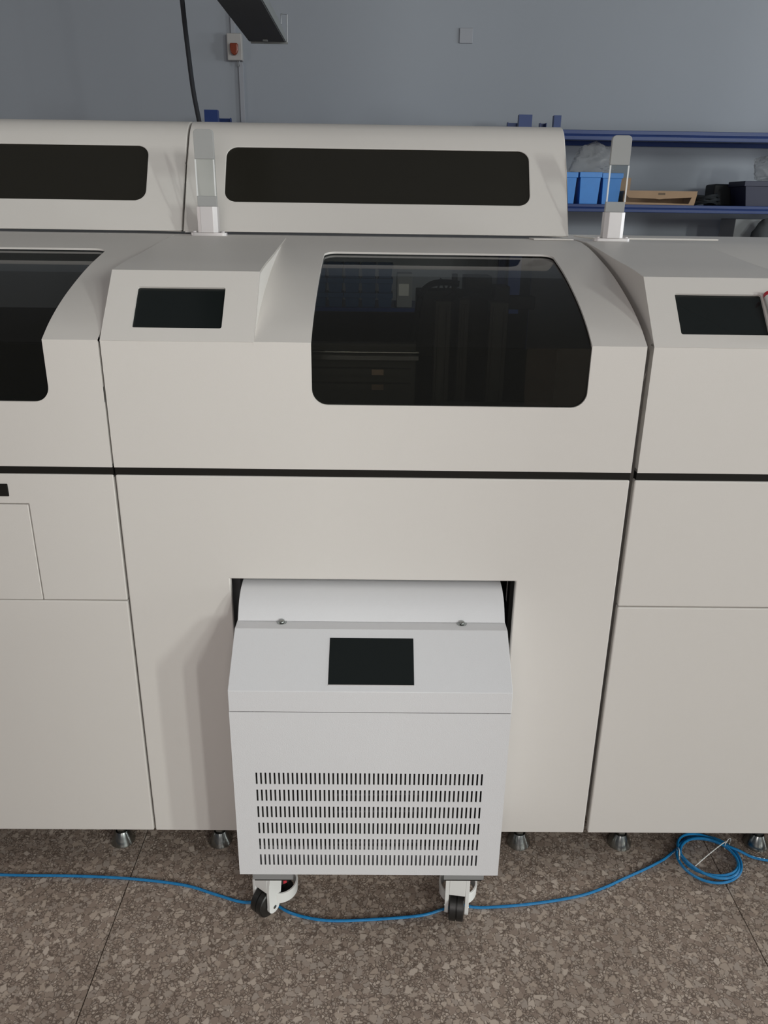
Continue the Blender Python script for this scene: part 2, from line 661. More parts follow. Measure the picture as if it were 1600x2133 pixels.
def screen_mesh():
    L = math.dist(BOX[0], BOX[1])
    zs = lambda z: (z - BOX[0][1]) / (BOX[1][1] - BOX[0][1]) * L
    hole = (0.054, 0.2325, zs(1.280), zs(1.356), 0.004, 0.004)
    return sheet(BOX, 0, 0, hole, only_hole=True, offset=0.0052).mesh('touch_screen', M['screen'], solid=0.003, recalc=False)


def cover_mesh():
    S_ = arclen(COVER)
    hole = (0.108, 0.936, s_at_z(COVER, S_, 1.5135), s_at_z(COVER, S_, 1.6535), 0.030, 0.030)
    mb = sheet(COVER, G + .001, W - G - .001, hole)
    pl = COVER + [(1.2, 1.4385)]
    n = len(pl)
    mb.add([(G + .001, y, z) for y, z in pl], [list(range(n))])
    mb.add([(W - G - .001, y, z) for y, z in pl], [list(range(n))[::-1]])
    return mb.mesh('rear_cover', M['paint'], bevel=0.004, seg=3, solid=0.004, weld=True, recalc=False, smooth=22)


def cover_window_mesh():
    S_ = arclen(COVER)
    hole = (0.102, 0.942, s_at_z(COVER, S_, 1.508), s_at_z(COVER, S_, 1.659), 0.030, 0.030)
    return sheet(COVER, 0, 0, hole, only_hole=True, offset=0.0045).mesh('cover_window', M['cover_glass'], solid=0.003, recalc=False)


def frame_mesh():
    mb = MB()
    mb.box(.014, W - .014, 1.19, 1.2, .10, 1.178).box(.014, W - .014, 1.19, 1.2, 1.405, 1.415)
    mb.box(.014, .045, 1.19, 1.2, 1.178, 1.405).box(W - .045, W - .014, 1.19, 1.2, 1.178, 1.405)
    mb.box(.014, W - .014, .03, 1.19, .985, .995)
    mb.box(.014, W - .014, .24, 1.19, .10, .11)
    mb.box(.014, .20, .03, .24, .10, .11).box(.84, W - .014, .03, .24, .10, .11)
    mb.box(.014, W - .014, .70, .71, .995, 1.14)
    return mb.mesh('cabinet_frame', M['frame'])


def side_mesh():
    side = [(.019, .10), (.019, .99), (.012, 1.012), (.012, 1.258)] + [(y + .004, z - .008) for y, z in curve[1:]] + [(.68, 1.421), (1.2, 1.421), (1.2, .10)]
    return MB().prism(side, 0, .0025).mesh('side_panel', M['paint'])


def strip_mesh():
    return MB().box(G, W - G, 0.0030, .020, ZS0 - .006, ZS1 + .006).mesh('trim_strip', M['black'])


def foot_mesh():
    return MB().lathe([(.0285, 0), (.0298, .002), (.0292, .007), (.0150, .035), (.0120, .0365), (.009, .037), (.0080, .039), (.0080, .105)],
                      28).mesh('leveling_foot', M['chrome'], smooth=35)


def nut_mesh():
    mb = MB()
    mb.lathe([(.0115, .0385), (.0138, .040), (.0138, .050), (.0115, .0515)], 6)
    return mb.mesh('lock_nut', M['chrome'], smooth=20)


def bar_base_mesh():
    mb = MB()
    p = [(-.026, -.013), (-.016, -.021), (.016, -.021), (.026, -.013), (.026, .012), (-.026, .012)]
    mb.prism(p, .008, .071, 'z')
    return mb.mesh('bar_socket', M['alu'], bevel=0.001, smooth=20)


def flange_mesh():
    mb = MB()
    p = []
    for cx, a0 in ((.034, -90), (-.034, 90)):
        for k in range(9):
            a = math.radians(a0 + k * 22.5)
            p.append((cx + .013 * math.cos(a), -.003 + .013 * math.sin(a)))
    mb.prism(p, 0, .008, 'z')
    for cx in (-.036, .036):
        mb.lathe([(.0055, .008), (.0055, .011), (.003, .0125)], 12, (cx, -.006, 0))
    return mb.mesh('indicator_bar', M['alu'], bevel=0.0008, smooth=30)


def blade_mesh(z0, z1, m, top=False, name='clear_blade'):
    mb = MB()
    hw = .0245
    if top:
        r = .010
        p = [(-hw, z0), (hw, z0)]
        for cx, a0 in ((hw - r, 0), (-hw + r, 90)):
            for k in range(7):
                a = math.radians(a0 + k * 15)
                p.append((cx + r * math.cos(a), z1 - r + r * math.sin(a)))
    else:
        p = [(-hw, z0), (hw, z0), (hw, z1), (-hw, z1)]
    mb.prism(p, -.006, .006, 'y')
    return mb.mesh(name, m, bevel=0.0012, smooth=30)


def edge_mesh():
    mb = MB().box(-.0018, .0018, -.0068, -.0056, .096, .181)  # bright edge line of the clear blade, painted as a white strip
    return mb.mesh('edge_glint', M['glint'])


MODGROUP = 'white analyzer modules standing in a row'


def module(x0, label, kind):
    root = thing('analyzer_module', label, 'machine', (x0, 0, 0), MODGROUP)
    link('cabinet_frame', shared('frame', frame_mesh), root)
    link('hood', shared('hood', hood_mesh), root)
    for sx in (.0068, W - .0093):
        link('side_panel', shared('side', side_mesh), root, (sx, 0, 0))
    link('viewing_window', shared('win', window_mesh), root, label='smoked curved viewing window')
    h = link('screen_housing', shared('box', housing_mesh), root)
    link('touch_screen', shared('scr', screen_mesh), h, label='black touch screen')
    link('trim_strip', shared('strip', strip_mesh), root, label='black recessed strip between hood and cabinet')
    for fx in {'mid': (.142, .897), 'left': (.142, .466, .937), 'right': (.104, .453, .897)}[kind]:
        ft = link('leveling_foot', shared('foot', foot_mesh), root, (fx, .062, 0))
        link('lock_nut', shared('nut', nut_mesh), ft)
    for fx in (.142, .897):
        ft = link('leveling_foot', shared('foot', foot_mesh), root, (fx, 1.08, 0))
        link('lock_nut', shared('nut', nut_mesh), ft)
    if kind != 'right':
        c = link('rear_cover', shared('cover', cover_mesh), root)
        link('cover_window', shared('cwin', cover_window_mesh), c, label='opaque dark tinted window strip')
    # indicator bar near the left rear edge of the deck
    ib = link('indicator_bar', shared('flange', flange_mesh), root, (.087 if kind == 'mid' else .081, .665 if kind == 'mid' else .66, 1.4290))
    link('bar_socket', shared('sock', bar_base_mesh), ib, label='bright bevelled aluminium socket')
    link('frosted_blade', shared('bl0', lambda: blade_mesh(.071, .096, M['frosted'], name='frosted_blade')), ib)
    link('clear_blade', shared('bl1', lambda: blade_mesh(.096, .182, M['acrylic'])), ib)
    for ex in (-.023, .023):
        link('edge_glint', shared('bl3', edge_mesh), ib, (ex, 0, 0))
    link('frosted_blade', shared('bl2', lambda: blade_mesh(.182, .250, M['frosted'], True, 'frosted_blade')), ib)
    xa, xb = G, W - G
    if kind == 'mid':
        cx0, cx1, cz = .220, .825, .7655
        poly = [(xa, ZB), (cx0, ZB), (cx0, cz), (cx1, cz), (cx1, ZB), (xb, ZB), (xb, ZS0), (xa, ZS0)]
        part('front_panel', MB().prism(poly, 0, .018, 'y'), M['paint'], root, bevel=0.0035, seg=3, smooth=30)
    elif kind == 'right':
        part('upper_panel', MB().box(xa - .003, xb, 0, .018, .7085, ZS0), M['paint'], root, bevel=0.0035, seg=3, smooth=30)
        part('lower_panel', MB().box(xa - .003, xb, 0, .018, ZB, .7065), M['paint'], root, bevel=0.0035, seg=3, smooth=30)
    else:
        poly = [(xa, .7125), (.25, .7125), (.25, .9305), (.8610, .9305), (.8610, .7125), (xb, .7125), (xb, ZS0), (xa, ZS0)]
        part('upper_panel', MB().prism(poly, 0, .018, 'y'), M['paint'], root, bevel=0.0025, smooth=30)
        part('access_door', MB().box(.2515, .8597, -.0012, .016, .7132, .9292), M['paint'], root, bevel=0.0012, smooth=30)
        hd = MB().box(.55, .8247, -.003, .004, .9470, .9735)
        part('recessed_handle', hd, M['black'], root, label='black recessed pull handle', bevel=0.001)
        part('lower_panel', MB().box(xa, xb, 0, .018, ZB, .7105), M['paint'], root, bevel=0.0035, seg=3, smooth=30)
    return root


mid = module(0.0, 'white analyzer module in the middle with the vented wheeled cart docked in its front opening', 'mid')
left = module(-W, 'white analyzer module left of the docked cart, with black pull handle and access door', 'left')
right = module(W + .0088, 'white analyzer module on the right without rear cover, marker pen on its screen', 'right')

# thin plates on the deck of the right module and one at the end of the middle cover
part('deck_plate', MB().box(.067, .415, .79, 1.02, 1.4300, 1.4345), M['paint'], right, bevel=0.001)
part('deck_plate', MB().box(.93, 1.034, .66, .735, 1.4300, 1.4335), M['paint'], mid, bevel=0.001)

# interior of the middle module behind the smoked window
def inner(name, mb, m, label=None, **k):
    return part(name, mb, m, mid, label, **k)


inner('guide_rail', MB().box(.36, .615, .20, .235, 1.195, 1.204).tube([(.36, .195, 1.2125), (.615, .195, 1.2125)], .004, 10), M['rail'], 'polished horizontal guide rail')
for z in (1.166, 1.133):
    r0 = inner('slide_rail', MB().box(.36, .60, .215, .235, z - .007, z + .007), M['inner_grey'])
    part('copper_pad', MB().box(.514, .540, .2135, .2155, z - .006, z + .006).lathe([(.003, 0), (.003, .002)], 10, (0, 0, 0), Matrix.Translation((.527, .2135, z)) @ Matrix.Rotation(math.radians(90), 4, 'X')), M['copper'], r0)
inner('rail_backplate', MB().box(.35, .61, .236, .26, 1.06, 1.225), M['inner_grey'])
for xa, xb, yy in ((.655, .690, .30), (.712, .735, .34), (.775, .815, .28)):
    mb = MB().box(xa, xb, yy, yy + .04, .996, 1.31)
    mb.box(xa + .006, xa + .010, yy - .004, yy, 1.0, 1.30).box(xb - .010, xb - .006, yy - .004, yy, 1.0, 1.30)
    inner('gantry_column', mb, M['inner_grey'], bevel=0.001)
pts = catmull([(.615, .45, 1.20), (.628, .45, 1.30), (.648, .45, 1.330), (.68, .45, 1.338), (.72, .45, 1.335)], 6)
inner('cable_chain', MB().tube(pts, .008, 6), M['dark_cloth'])
inner('air_tube', MB().tube(catmull([(.668, .46, 1.30), (.676, .46, 1.345), (.69, .46, 1.318), (.705, .46, 1.342), (.715, .46, 1.30)], 6), .0025, 6), M['dark_cloth'])
pts = [(.745 + .085 * math.cos(a), .42, 1.235 + .085 * math.sin(a)) for a in [math.radians(-10 + k * 150 / 24) for k in range(25)]]
inner('cable_chain', MB().tube(pts, .010, 6), M['dark_cloth'])
inner('gantry_head', MB().box(.62, .73, .45, .53, 1.16, 1.318).box(.703, .716, .45, .463, 1.318, 1.358).box(.735, .80, .46, .53, 1.16, 1.352), M['frame'], bevel=0.002)
inner('gantry_arm', MB().box(.80, .835, .40, .46, 1.12, 1.335).box(.835, .90, .42, .46, 1.28, 1.31), M['frame'], bevel=0.002)
inner('reagent_tray', MB().box(.66, .92, .12, .24, 1.02, 1.06).box(.67, .91, .13, .23, 1.06, 1.10), M['inner_grey'], bevel=0.003)
inner('sample_rack', MB().box(.40, .62, .10, .19, .996, 1.045).box(.42, .60, .11, .18, 1.045, 1.075), M['inner_grey'], bevel=0.003)
inner('side_bracket', MB().box(.05, .075, .13, .20, .11, .98), M['inner_grey'], bevel=0.002)
# structure seen at the upper corners of the cart opening
br = MB().box(.175, .215, .14, .17, .11, .98).box(.10, .24, .17, .19, .72, .735).box(.10, .24, .17, .19, .66, .672)
br.box(.205, .235, .19, .21, .60, .70)
inner('inner_strut', br, M['alu_dull'], bevel=0.001)
inner('inner_strut', MB().box(.84, .88, .14, .17, .11, .98), M['frame'], bevel=0.001)

# ------------------------------------------------------------------ wheeled cart
CX0, CX1, CYF = .2425, .7965, -.205
cart = thing('wheeled_cart', 'white wheeled cart with vent slots and small black screen docked in the middle module', 'cart', (.52, 0, 0))
cart_off = (-.52, 0, 0)


def cpart(name, mb, m, parent=cart, label=None, **k):
    return part(name, mb, m, parent, label, loc=cart_off if parent is cart else None, **k)


# front panel with slots: grid rows with the openings left out
def slot_panel(x0, x1, z0, z1, sx0, sx1, nslots, rows, swid, at):
    xs = [x0]
    pitch = (sx1 - sx0) / (nslots - 1)
    for k in range(nslots):
        c = sx0 + k * pitch
        xs += [c - swid / 2, c + swid / 2]
    xs.append(x1)
    zs = [z0]
    for a, b in rows:
        zs += [a, b]
    zs.append(z1)
    vs = [at(x, z) for z in zs for x in xs]
    nx = len(xs)
    fs = []
    for j in range(len(zs) - 1):
        if j % 2 == 0:
            # solid band: still needs the vertices, one strip of quads
            for i in range(nx - 1):
                fs.append((j * nx + i, j * nx + i + 1, (j + 1) * nx + i + 1, (j + 1) * nx + i))
        else:
            for i in range(0, nx - 1, 2):
                fs.append((j * nx + i, j * nx + i + 1, (j + 1) * nx + i + 1, (j + 1) * nx + i))
    return MB().add(vs, fs)


rows = [(.1905, .2195), (.2345, .2635), (.2790, .3080), (.3225, .3525), (.3675, .3965), (.4015 + .0105, .4415)]
rows = [(.4030 - k * .0425, .4315 - k * .0425) for k in range(6)][::-1]
fp = slot_panel(CX0, CX1, .1640, .5770, .2895, .7475, 51, rows, .0036, lambda x, z: (x, CYF, z))
cpart('vented_panel', fp, M['cart'], solid=0.0008, recalc=False, smooth=30)
# side and rear skin
sk = MB()
sk.box(CX0, CX0 + .0015, CYF + .0016, .34, .164, .577).box(CX1 - .0015, CX1, CYF + .0016, .34, .164, .577)
sk.box(CX0, CX1, .34, .3415, .164, .577)
cpart('side_skin', sk, M['cart'])
cpart('base_plate', MB().box(CX0 + .002, CX1 - .002, CYF + .002, .339, .1645, .170), M['cart'])
inn = MB().box(CX0 + .03, CX1 - .03, CYF + .075, .30, .171, .52)
cpart('cooling_core', inn, M['frame'], label='dark cooling unit behind the slots')
for k, z in enumerate((.205, .290, .335, .420)):
    cpart('coolant_pipe', MB().tube([(CX0 + .20, CYF + .05, z), (CX1 - .17 + .01 * (k % 2), CYF + .05, z + .004)], .0035, 8), M['alu_dull'])
top = [(CYF, .5776), (CYF, .6250), (-.0985, .7030), (-.055, .7030), (.3415, .7030), (.3415, .5776)]
tc_ = cpart('top_cover', MB().prism(top, CX0, CX1), M['cart'], bevel=0.0012, smooth=30)
# lid
lp = [(-.0665, .7045), (-.0665, .7000)]
lid = catmull([(-.0685, .7035), (-.060, .7150), (-.048, .7300), (-.034, .7415), (-.014, .7505), (.008, .7550), (.030, .7560), (.07, .752), (.11, .737), (.14, .7035)], 4)
cpart('arched_lid', MB().prism(lid, CX0 + .001, CX1 - .001), M['cart'], bevel=0.0012, smooth=30)
# screen on the slope
n_s = Vector((0, -.0780, .1065)).normalized()
u_s = Vector((0, .1065, .0780)).normalized()
o_s = Vector((0, CYF, .6250))


def slope_pt(x, s, h):
    p = o_s + u_s * s + n_s * h
    return (x, p.y, p.z)


def slope_box(x0, x1, s0, s1, h0, h1):
    vs = [slope_pt(x, s, h) for h in (h0, h1) for s in (s0, s1) for x in (x0, x1)]
    return MB().add(vs, [(0, 2, 3, 1), (4, 5, 7, 6), (0, 1, 5, 4), (2, 6, 7, 3), (0, 4, 6, 2), (1, 3, 7, 5)])


sc = cpart('touch_screen', slope_box(.4365, .6045, .0140, .1125, -.001, .0012), M['screen'], label='flush black touch screen', bevel=0.0004)
part('screen_edge', slope_box(.4365, .6045, .0128, .0140, -.001, .0015), M['alu'], sc, loc=None)
for x in (.335, .706):
    m4 = Matrix.Translation((x, -.0718, .7030))
    cpart('lid_screw', MB().lathe([(.0105, 0), (.0105, .001), (.006, .0012), (.0055, .0045), (.003, .006)], 14, mtx=m4), M['chrome'])
m4 = Matrix.Translation((CX1, -.055, .685)) @ Matrix.Rotation(math.radians(90), 4, 'Y')
cpart('side_screw', MB().lathe([(.006, 0), (.0055, .003), (.003, .005)], 12, mtx=m4), M['chrome'])


def caster_meshes():
    R = .0335
    # wheel (axis along x), two treads
    wm = Matrix.Translation((0, -.026, R)) @ Matrix.Rotation(math.radians(90), 4, 'Y')
    wheel = MB().lathe([(.010, -.0165), (.031, -.0165), (R, -.0145), (R, -.0015), (.031, -.0006), (.031, .0006), (R, .0015), (R, .0145), (.031, .0165), (.010, .0165)], 32, mtx=wm)
    hs = MB()
    # cheeks
    ch = [(-.007, .128), (-.033, .128), (-.040, .085), (-.040, .034)]
    for k in range(9):
        a = math.radians(180 + k * 20)
        ch.append((-.025 + .016 * math.cos(a), .029 + .016 * math.sin(a)))
    ch += [(-.005, .045), (-.003, .062), (.001, .100)]
    hs.prism(ch, .0180, .0268).prism(ch, -.0268, -.0180)
    # front bridge and top cap
    hs.prism([(-.007, .128), (-.034, .128), (-.040, .085), (-.040, .074), (-.033, .074), (-.027, .105), (-.007, .112)], -.0180, .0180)
    hs.lathe([(.030, .112), (.036, .116), (.036, .128), (.020, .131)], 28, (0, .010, 0))
    hs.box(-.013, .013, .040, .0595, .1185, .1275)
    # ring round the levelling dial
    n = 26
    vs, fs = [], []
    for k in range(n + 1):
        a = math.radians(-52 + 284 * k / n)
        for rr, zz in ((.0430, .032), (.0440, .060), (.0388, .060), (.0378, .032)):
            vs.append((rr * math.cos(a), .016 + rr * math.sin(a), zz))
    for k in range(n):
        for q in range(4):
            fs.append((k * 4 + q, k * 4 + (q + 1) % 4, k * 4 + 4 + (q + 1) % 4, k * 4 + 4 + q))
    fs += [(0, 1, 2, 3), (n * 4 + 3, n * 4 + 2, n * 4 + 1, n * 4)]
    hs.add(vs, fs)
    # rear strut carrying the ring
    hs.box(-.013, .013, .0535, .0595, .050, .122)
    dial = MB()
    gear = []
    for k in range(12):
        for q, rr in ((0, .0310), (.5, .0310), (.5, .0280), (1, .0280)):
            a = 2 * math.pi * (k + q) / 12
            gear.append((rr * math.cos(a), .020 + rr * math.sin(a)))
    dial.prism(gear, .072, .080, 'z')
    hub = MB().lathe([(.028, .068), (.0293, .070), (.0293, .0805), (.027, .085), (.012, .088), (.010, .114)], 20, (0, .020, 0))
    pad = MB().lathe([(.023, .013), (.024, .016), (.023, .028), (.010, .034), (.010, .068)], 22, (0, .030, 0))
    blt = Matrix.Translation((.0265, -.025, .029)) @ Matrix.Rotation(math.radians(90), 4, 'Y')
    bolt = MB().lathe([(.0045, 0), (.0045, .0012), (.0025, .002)], 12, mtx=blt)
    return (hs.mesh('caster', M['plastic_white'], bevel=0.0012, smooth=35), wheel.mesh('wheel', M['rubber'], smooth=30),
            dial.mesh('adjuster_dial', M['red'], smooth=20), hub.mesh('dial_hub', M['rubber'], smooth=30),
            pad.mesh('foot_pad', M['rubber'], smooth=30), bolt.mesh('axle_bolt', M['chrome'], smooth=30))


CM = caster_meshes()
blk = MB().box(-.0435, .0435, -.040, .040, 0, .0255).mesh('mounting_block', M['alu_dull'], bevel=0.001, smooth=30)
gap = MB().box(-.040, .040, -.036, .036, -.0065, 0).mesh('swivel_plate', M['black'])
for cx, cy, ang, bx_, by_ in ((.302, -.130, -38, .311, -.155), (.7215, -.136, -8, .7255, -.153), (.311, .25, 20, .311, .25), (.7255, .25, -15, .7255, .25)):
    h = link('caster', CM[0], cart, (cx - .52, cy, 0))
    h.rotation_euler.z = math.radians(ang)
    link('wheel', CM[1], h)
    link('adjuster_dial', CM[2], h, label='red thumbwheel')
    link('dial_hub', CM[3], h)
    link('foot_pad', CM[4], h)
    link('axle_bolt', CM[5], h)
    link('axle_bolt', CM[5], h, (0, -.050, 0)).rotation_euler.z = math.pi
    b = link('mounting_block', blk, cart, (bx_ - .52, by_, .1385))
    link('swivel_plate', gap, b)

# ------------------------------------------------------------------ blue network cable with coil
CR = .0034
pts = [(-.95, -.02, CR), (-.60, -.040, CR), (-.363, -.054, CR), (-.20, -.056, CR), (-.057, -.063, CR), (.078, -.081, CR), (.16, -.108, CR), (.228, -.130, CR),
       (.290, -.130, CR), (.337, -.157, CR), (.385, -.173, CR), (.446, -.180, CR), (.554, -.174, CR), (.640, -.164, CR), (.690, -.147, CR), (.728, -.134, CR), (.775, -.142, CR), (.888, -.132, CR),
       (1.004, -.110, CR), (1.075, -.084, CR), (1.133, -.055, CR), (1.20, -.022, CR), (1.262, .012, CR + .001)]
cxc, cyc, rc = 1.3585, .004, .0735
coil = []
N = 96
for k in range(N + 1):
    t = k / N
    a = math.radians(172 - 1220 * t)
    turn = t * 3.4
    rr = rc + .0070 * math.sin(turn * 2.1 + 0.6) - .002 * turn + .005 * math.sin(a * 2 + turn)
    zz = CR + .0012 + .0058 * turn * (0.75 + .25 * math.sin(a * 1.5))
    coil.append((cxc + rr * math.cos(a) * .97, cyc + rr * math.sin(a) * 1.0, zz))
exit_ = [(1.405, .060, .022), (1.440, .030, .010), (1.47, .012, CR + .001), (1.53, -.002, CR), (1.62, -.010, CR), (1.8, -.01, CR)]
full = catmull(pts, 5)[:-1] + catmull([pts[-1]] + coil[2:], 2)[1:] 
end = coil[-1]
full += catmull([end, (1.440, .024, .016), (1.475, .008, .008), (1.53, .000, CR + .001), (1.62, -.006, CR), (1.85, -.01, CR)], 5)[1:]
bc = part('network_cable', MB().tube(full, CR, 8), M['cable_blue'])
tag(bc, 'blue network cable along the floor, coiled at the right', 'cable')


def ring_tie(c, axis_ang, r):
    m = Matrix.Translation(c) @ Matrix.Rotation(axis_ang, 4, 'Z')
    p = [(0, r * math.cos(a), r * .95 * math.sin(a)) for a in [2 * math.pi * k / 14 for k in range(14)]]
    return MB().tube([m @ Vector(q) for q in p], .0011, 6, closed=True)


part('cable_tie', ring_tie((cxc + rc * .86, cyc + .040, .0175), math.radians(-50), .0155), M['tie'], bc, label='pale cable tie')
part('cable_tie', ring_tie((cxc - rc, cyc + .006, .0165), math.radians(90 + 80), .0150), M['tie'], bc, label='pale cable tie')
tail = catmull([(cxc + rc * .83, cyc + .040, .026), (1.40, .030, .030), (1.36, .008, .018), (1.318, -.018, .006)], 6)
part('tie_tail', MB().tube(tail, .0013, 6), M['tie'], bc)

# ------------------------------------------------------------------ marker pen lying on the right screen
ax = Vector((.0, .1155, .1195)).normalized()
pm = Matrix.Translation((1.2870, .0770, 1.3575)) @ Matrix.Rotation(math.radians(9), 4, 'Y') @ Vector((0, 0, 1)).rotation_difference(-Vector((-.19, .66, .70)).normalized()).to_matrix().to_4x4()
pen = part('marker_pen', MB().lathe([(.0075, .008), (.0095, .009), (.0095, .075), (.0085, .105), (.006, .112)], 20, mtx=pm), M['marker_white'], smooth=35)
tag(pen, 'white marker pen with red end lying on the right module screen', 'pen')
part('end_cap', MB().lathe([(.006, .0), (.0088, .001), (.0098, .003), (.0098, .0085)], 20, mtx=pm), M['red'], pen, label='red end cap', smooth=35)

# ------------------------------------------------------------------ wall things
alarm = thing('alarm_box', 'small white wall alarm with red lens below the hanging lamp', 'alarm', (-.420, Y1, 2.39))
part('housing', MB().box(-.048, .048, -.055, -.001, 0, .155), M['alarm_white'], alarm, bevel=0.006, smooth=30)
lens = [(-.026, .095), (-.026, .055), (-.018, .034), (0, .024), (.018, .034), (.026, .055), (.026, .095)]
part('lens', MB().prism(lens, -.085, -.055, 'y'), M['alarm_red'], alarm, label='orange-red lens', bevel=0.008, smooth=50)
part('hook', MB().tube([(.012, -.03, 0), (.016, -.032, -.03), (.024, -.032, -.03), (.026, -.03, 0)], .003, 6), M['alu_dull'], alarm)
cd = part('conduit', MB().box(-.405, -.375, Y1 - .020, Y1 - .0005, .35, 2.385).box(-.445, -.415, Y1 - .020, Y1 - .0005, 2.55, H - .01), M['conduit'], bevel=0.002)
tag(cd, 'pale vertical conduit running up the back wall to the alarm', 'conduit')
wp = part('wall_plate', MB().box(1.039, 1.126, Y1 - .010, Y1 - .0005, 2.516, 2.603), M['conduit'], bevel=0.003)
tag(wp, 'blank square socket cover high on the back wall', 'wall plate')

# hanging lamp (unlit), running towards the camera
lamp = thing('hanging_lamp', 'unlit grey trough lamp hanging near the ceiling above the left module', 'lamp', (.02, 1.6, 2.08))
LZ, LYE = 2.10, 2.0
lx0, lx1 = .017 - .02, .165 - .02
prof = [(lx0, 0), (lx1 - .004, 0), (lx1 - .004, .018), (lx1 - .030, .075), (lx0 + .035, .075), (lx0, .018)]
lb = MB().prism(prof, -1.75, .40, 'y')
part('housing', lb, M['lamp_grey'], lamp, loc=(0, 0, .018), bevel=0.002)
part('reflector', MB().box(lx0 + .003, lx1 - .008, -1.74, .375, -.003, -.0003), M['lamp_dark'], lamp, loc=(0, 0, .018), label='dark underside')
ec = MB().prism([(lx0 + .006, -.006), (lx1 + .002, -.006), (lx1 + .002, .010), (lx0 + .006, .010)], .400, .404, 'y')
ec.box((lx0 + lx1) / 2 - .012, (lx0 + lx1) / 2 + .006, .33, .345, -.010, -.004)
part('end_cap', ec, M['lamp_grey'], lamp, loc=(0, 0, .018))
part('wire_bracket', MB().tube([(lx1, .40, 0), (lx1 + .002, .40, .092), (lx1 - .022, .40, .094), (lx1 - .022, .40, .06)], .0022, 6), M['alu_dull'], lamp, loc=(0, 0, .018))
for yy in (-1.2, .1):
    part('chain', MB().tube([(lx0 + .07, yy, .09), (lx0 + .07, yy, H - 2.08)], .002, 6), M['alu_dull'], lamp)

# black power cable dropping from the ceiling behind the rear covers
bk = part('power_cable', MB().tube(catmull([(-.20, 1.6, H), (-.165, 1.6, 2.6), (-.145, 1.6, 2.149), (-.136, 1.6, 1.993), (-.127, 1.6, 1.876), (-.112, 1.6, 1.770), (-.085, 1.58, 1.60), (-.06, 1.55, 1.0), (-.05, 1.55, 0.006)], 6), .0082, 8), M['cable_black'])
tag(bk, 'black power cable hanging from the ceiling behind the left rear cover', 'cable')

# ------------------------------------------------------------------ storage racks along the back wall
RY0, RY1 = 3.80, 4.30


def rack(label, posts, pw, shelves, top):
    xs = sorted(posts)
    t = thing('storage_rack', label, 'rack', ((xs[0] + xs[-1]) / 2, (RY0 + RY1) / 2, 0), 'blue steel storage racks')
    off = (-(xs[0] + xs[-1]) / 2, -(RY0 + RY1) / 2, 0)
    for x in posts:
        for y, s in ((RY0, 1), (RY1, -1)):
            d = .05 * s
            p = [(x, y), (x + pw, y), (x + pw, y + d), (x + pw - .003, y + d), (x + pw - .003, y + .003 * s), (x + .003, y + .003 * s), (x + .003, y + d), (x, y + d)]
            part('upright', MB().prism(p, 0, top, 'z'), M['rack_blue'], t, loc=off)
    for z, h in shelves:
        for y, s in ((RY0 + .052, 1), (RY1 - .052, -1)):
            yy = y - .047 * s
            p = [(yy, z), (yy, z - h * .42), (yy + .006 * s, z - h * .5), (yy, z - h * .58), (yy, z - h), (yy + .04 * s, z - h), (yy + .04 * s, z)]
            part('beam', MB().prism(p, xs[0] + pw, xs[-1]), M['rack_blue'], t, loc=off, bevel=0.003, smooth=30)
        n = 5
        L = (xs[-1] - xs[0] - pw) / n
        for k in range(n):
            part('shelf_board', MB().box(xs[0] + pw + k * L + .002, xs[0] + pw + (k + 1) * L - .002, RY0 + .047, RY1 - .047, z - .030, z - .001), M['rack_blue'], t, loc=off)
    return t


rack('blue steel rack behind the middle module, mostly hidden, post tops showing', (-.533, 1.369), .080, ((1.955, .05), (1.547, .044), (.892, .05), (.25, .05)), 2.044)
rack('blue steel rack at right holding blue bins and cardboard box', (1.582, 3.75), .043, ((1.966, .055), (1.547, .046), (1.05, .05), (.25, .05)), 2.043)

# ------------------------------------------------------------------ goods on the right rack
SZ = 1.547


def bin_thing(x, y, wd, dp, h, m, label, group=None, z=SZ):
    t = thing('storage_bin', label, 'bin', (x, y, z), group)
    mb = MB()
    a, b = wd / 2, wd / 2 * .86
    th = .003
    # tapered tub: outer and inner shell
    def ring(hw, hd, z):
        return [(-hw, -hd, z), (hw, -hd, z), (hw, hd, z), (-hw, hd, z)]
    d = dp / 2
    vs = ring(b, d * .92, 0) + ring(a, d, h) + ring(a - th, d - th, h) + ring(b - th, d * .92 - th, th)
    fs = [(3, 2, 1, 0)]
    for k in range(3):
        for i in range(4):
            j = (i + 1) % 4
            fs.append((k * 4 + i, k * 4 + j, k * 4 + 4 + j, k * 4 + 4 + i))
    fs.append((12, 13, 14, 15))
    mb.add(vs, fs)
    part('tub', mb, m, t, bevel=0.004, smooth=30)
    rim = MB()
    rim.box(-a - .005, a + .005, -d - .005, -d, h - .030, h + .001).box(-a - .005, a + .005, d, d + .005, h - .030, h + .001)
    rim.box(-a - .005, -a, -d, d, h - .030, h + .001).box(a, a + .005, -d, d, h - .030, h + .001)
    part('rim', rim, m, t, bevel=0.002)
    return t


BG = 'light blue bins on the right rack'
bin_thing(1.705, 3.92, .115, .17, .182, M['bin_blue'], 'light blue bin at the left end of the shelf, beside the machine cover', BG)
bin_thing(1.848, 3.92, .130, .17, .184, M['bin_blue'], 'light blue bin in the middle of the three, under the clear plastic bag', BG)
bin_thing(1.985, 3.92, .120, .17, .180, M['bin_blue'], 'light blue bin seen through the upright clear indicator bar', BG)
bin_thing(3.02, 3.95, .40, .24, .146, M['bin_navy'], 'dark navy bin at the right end of the shelf, plastic bag on top')


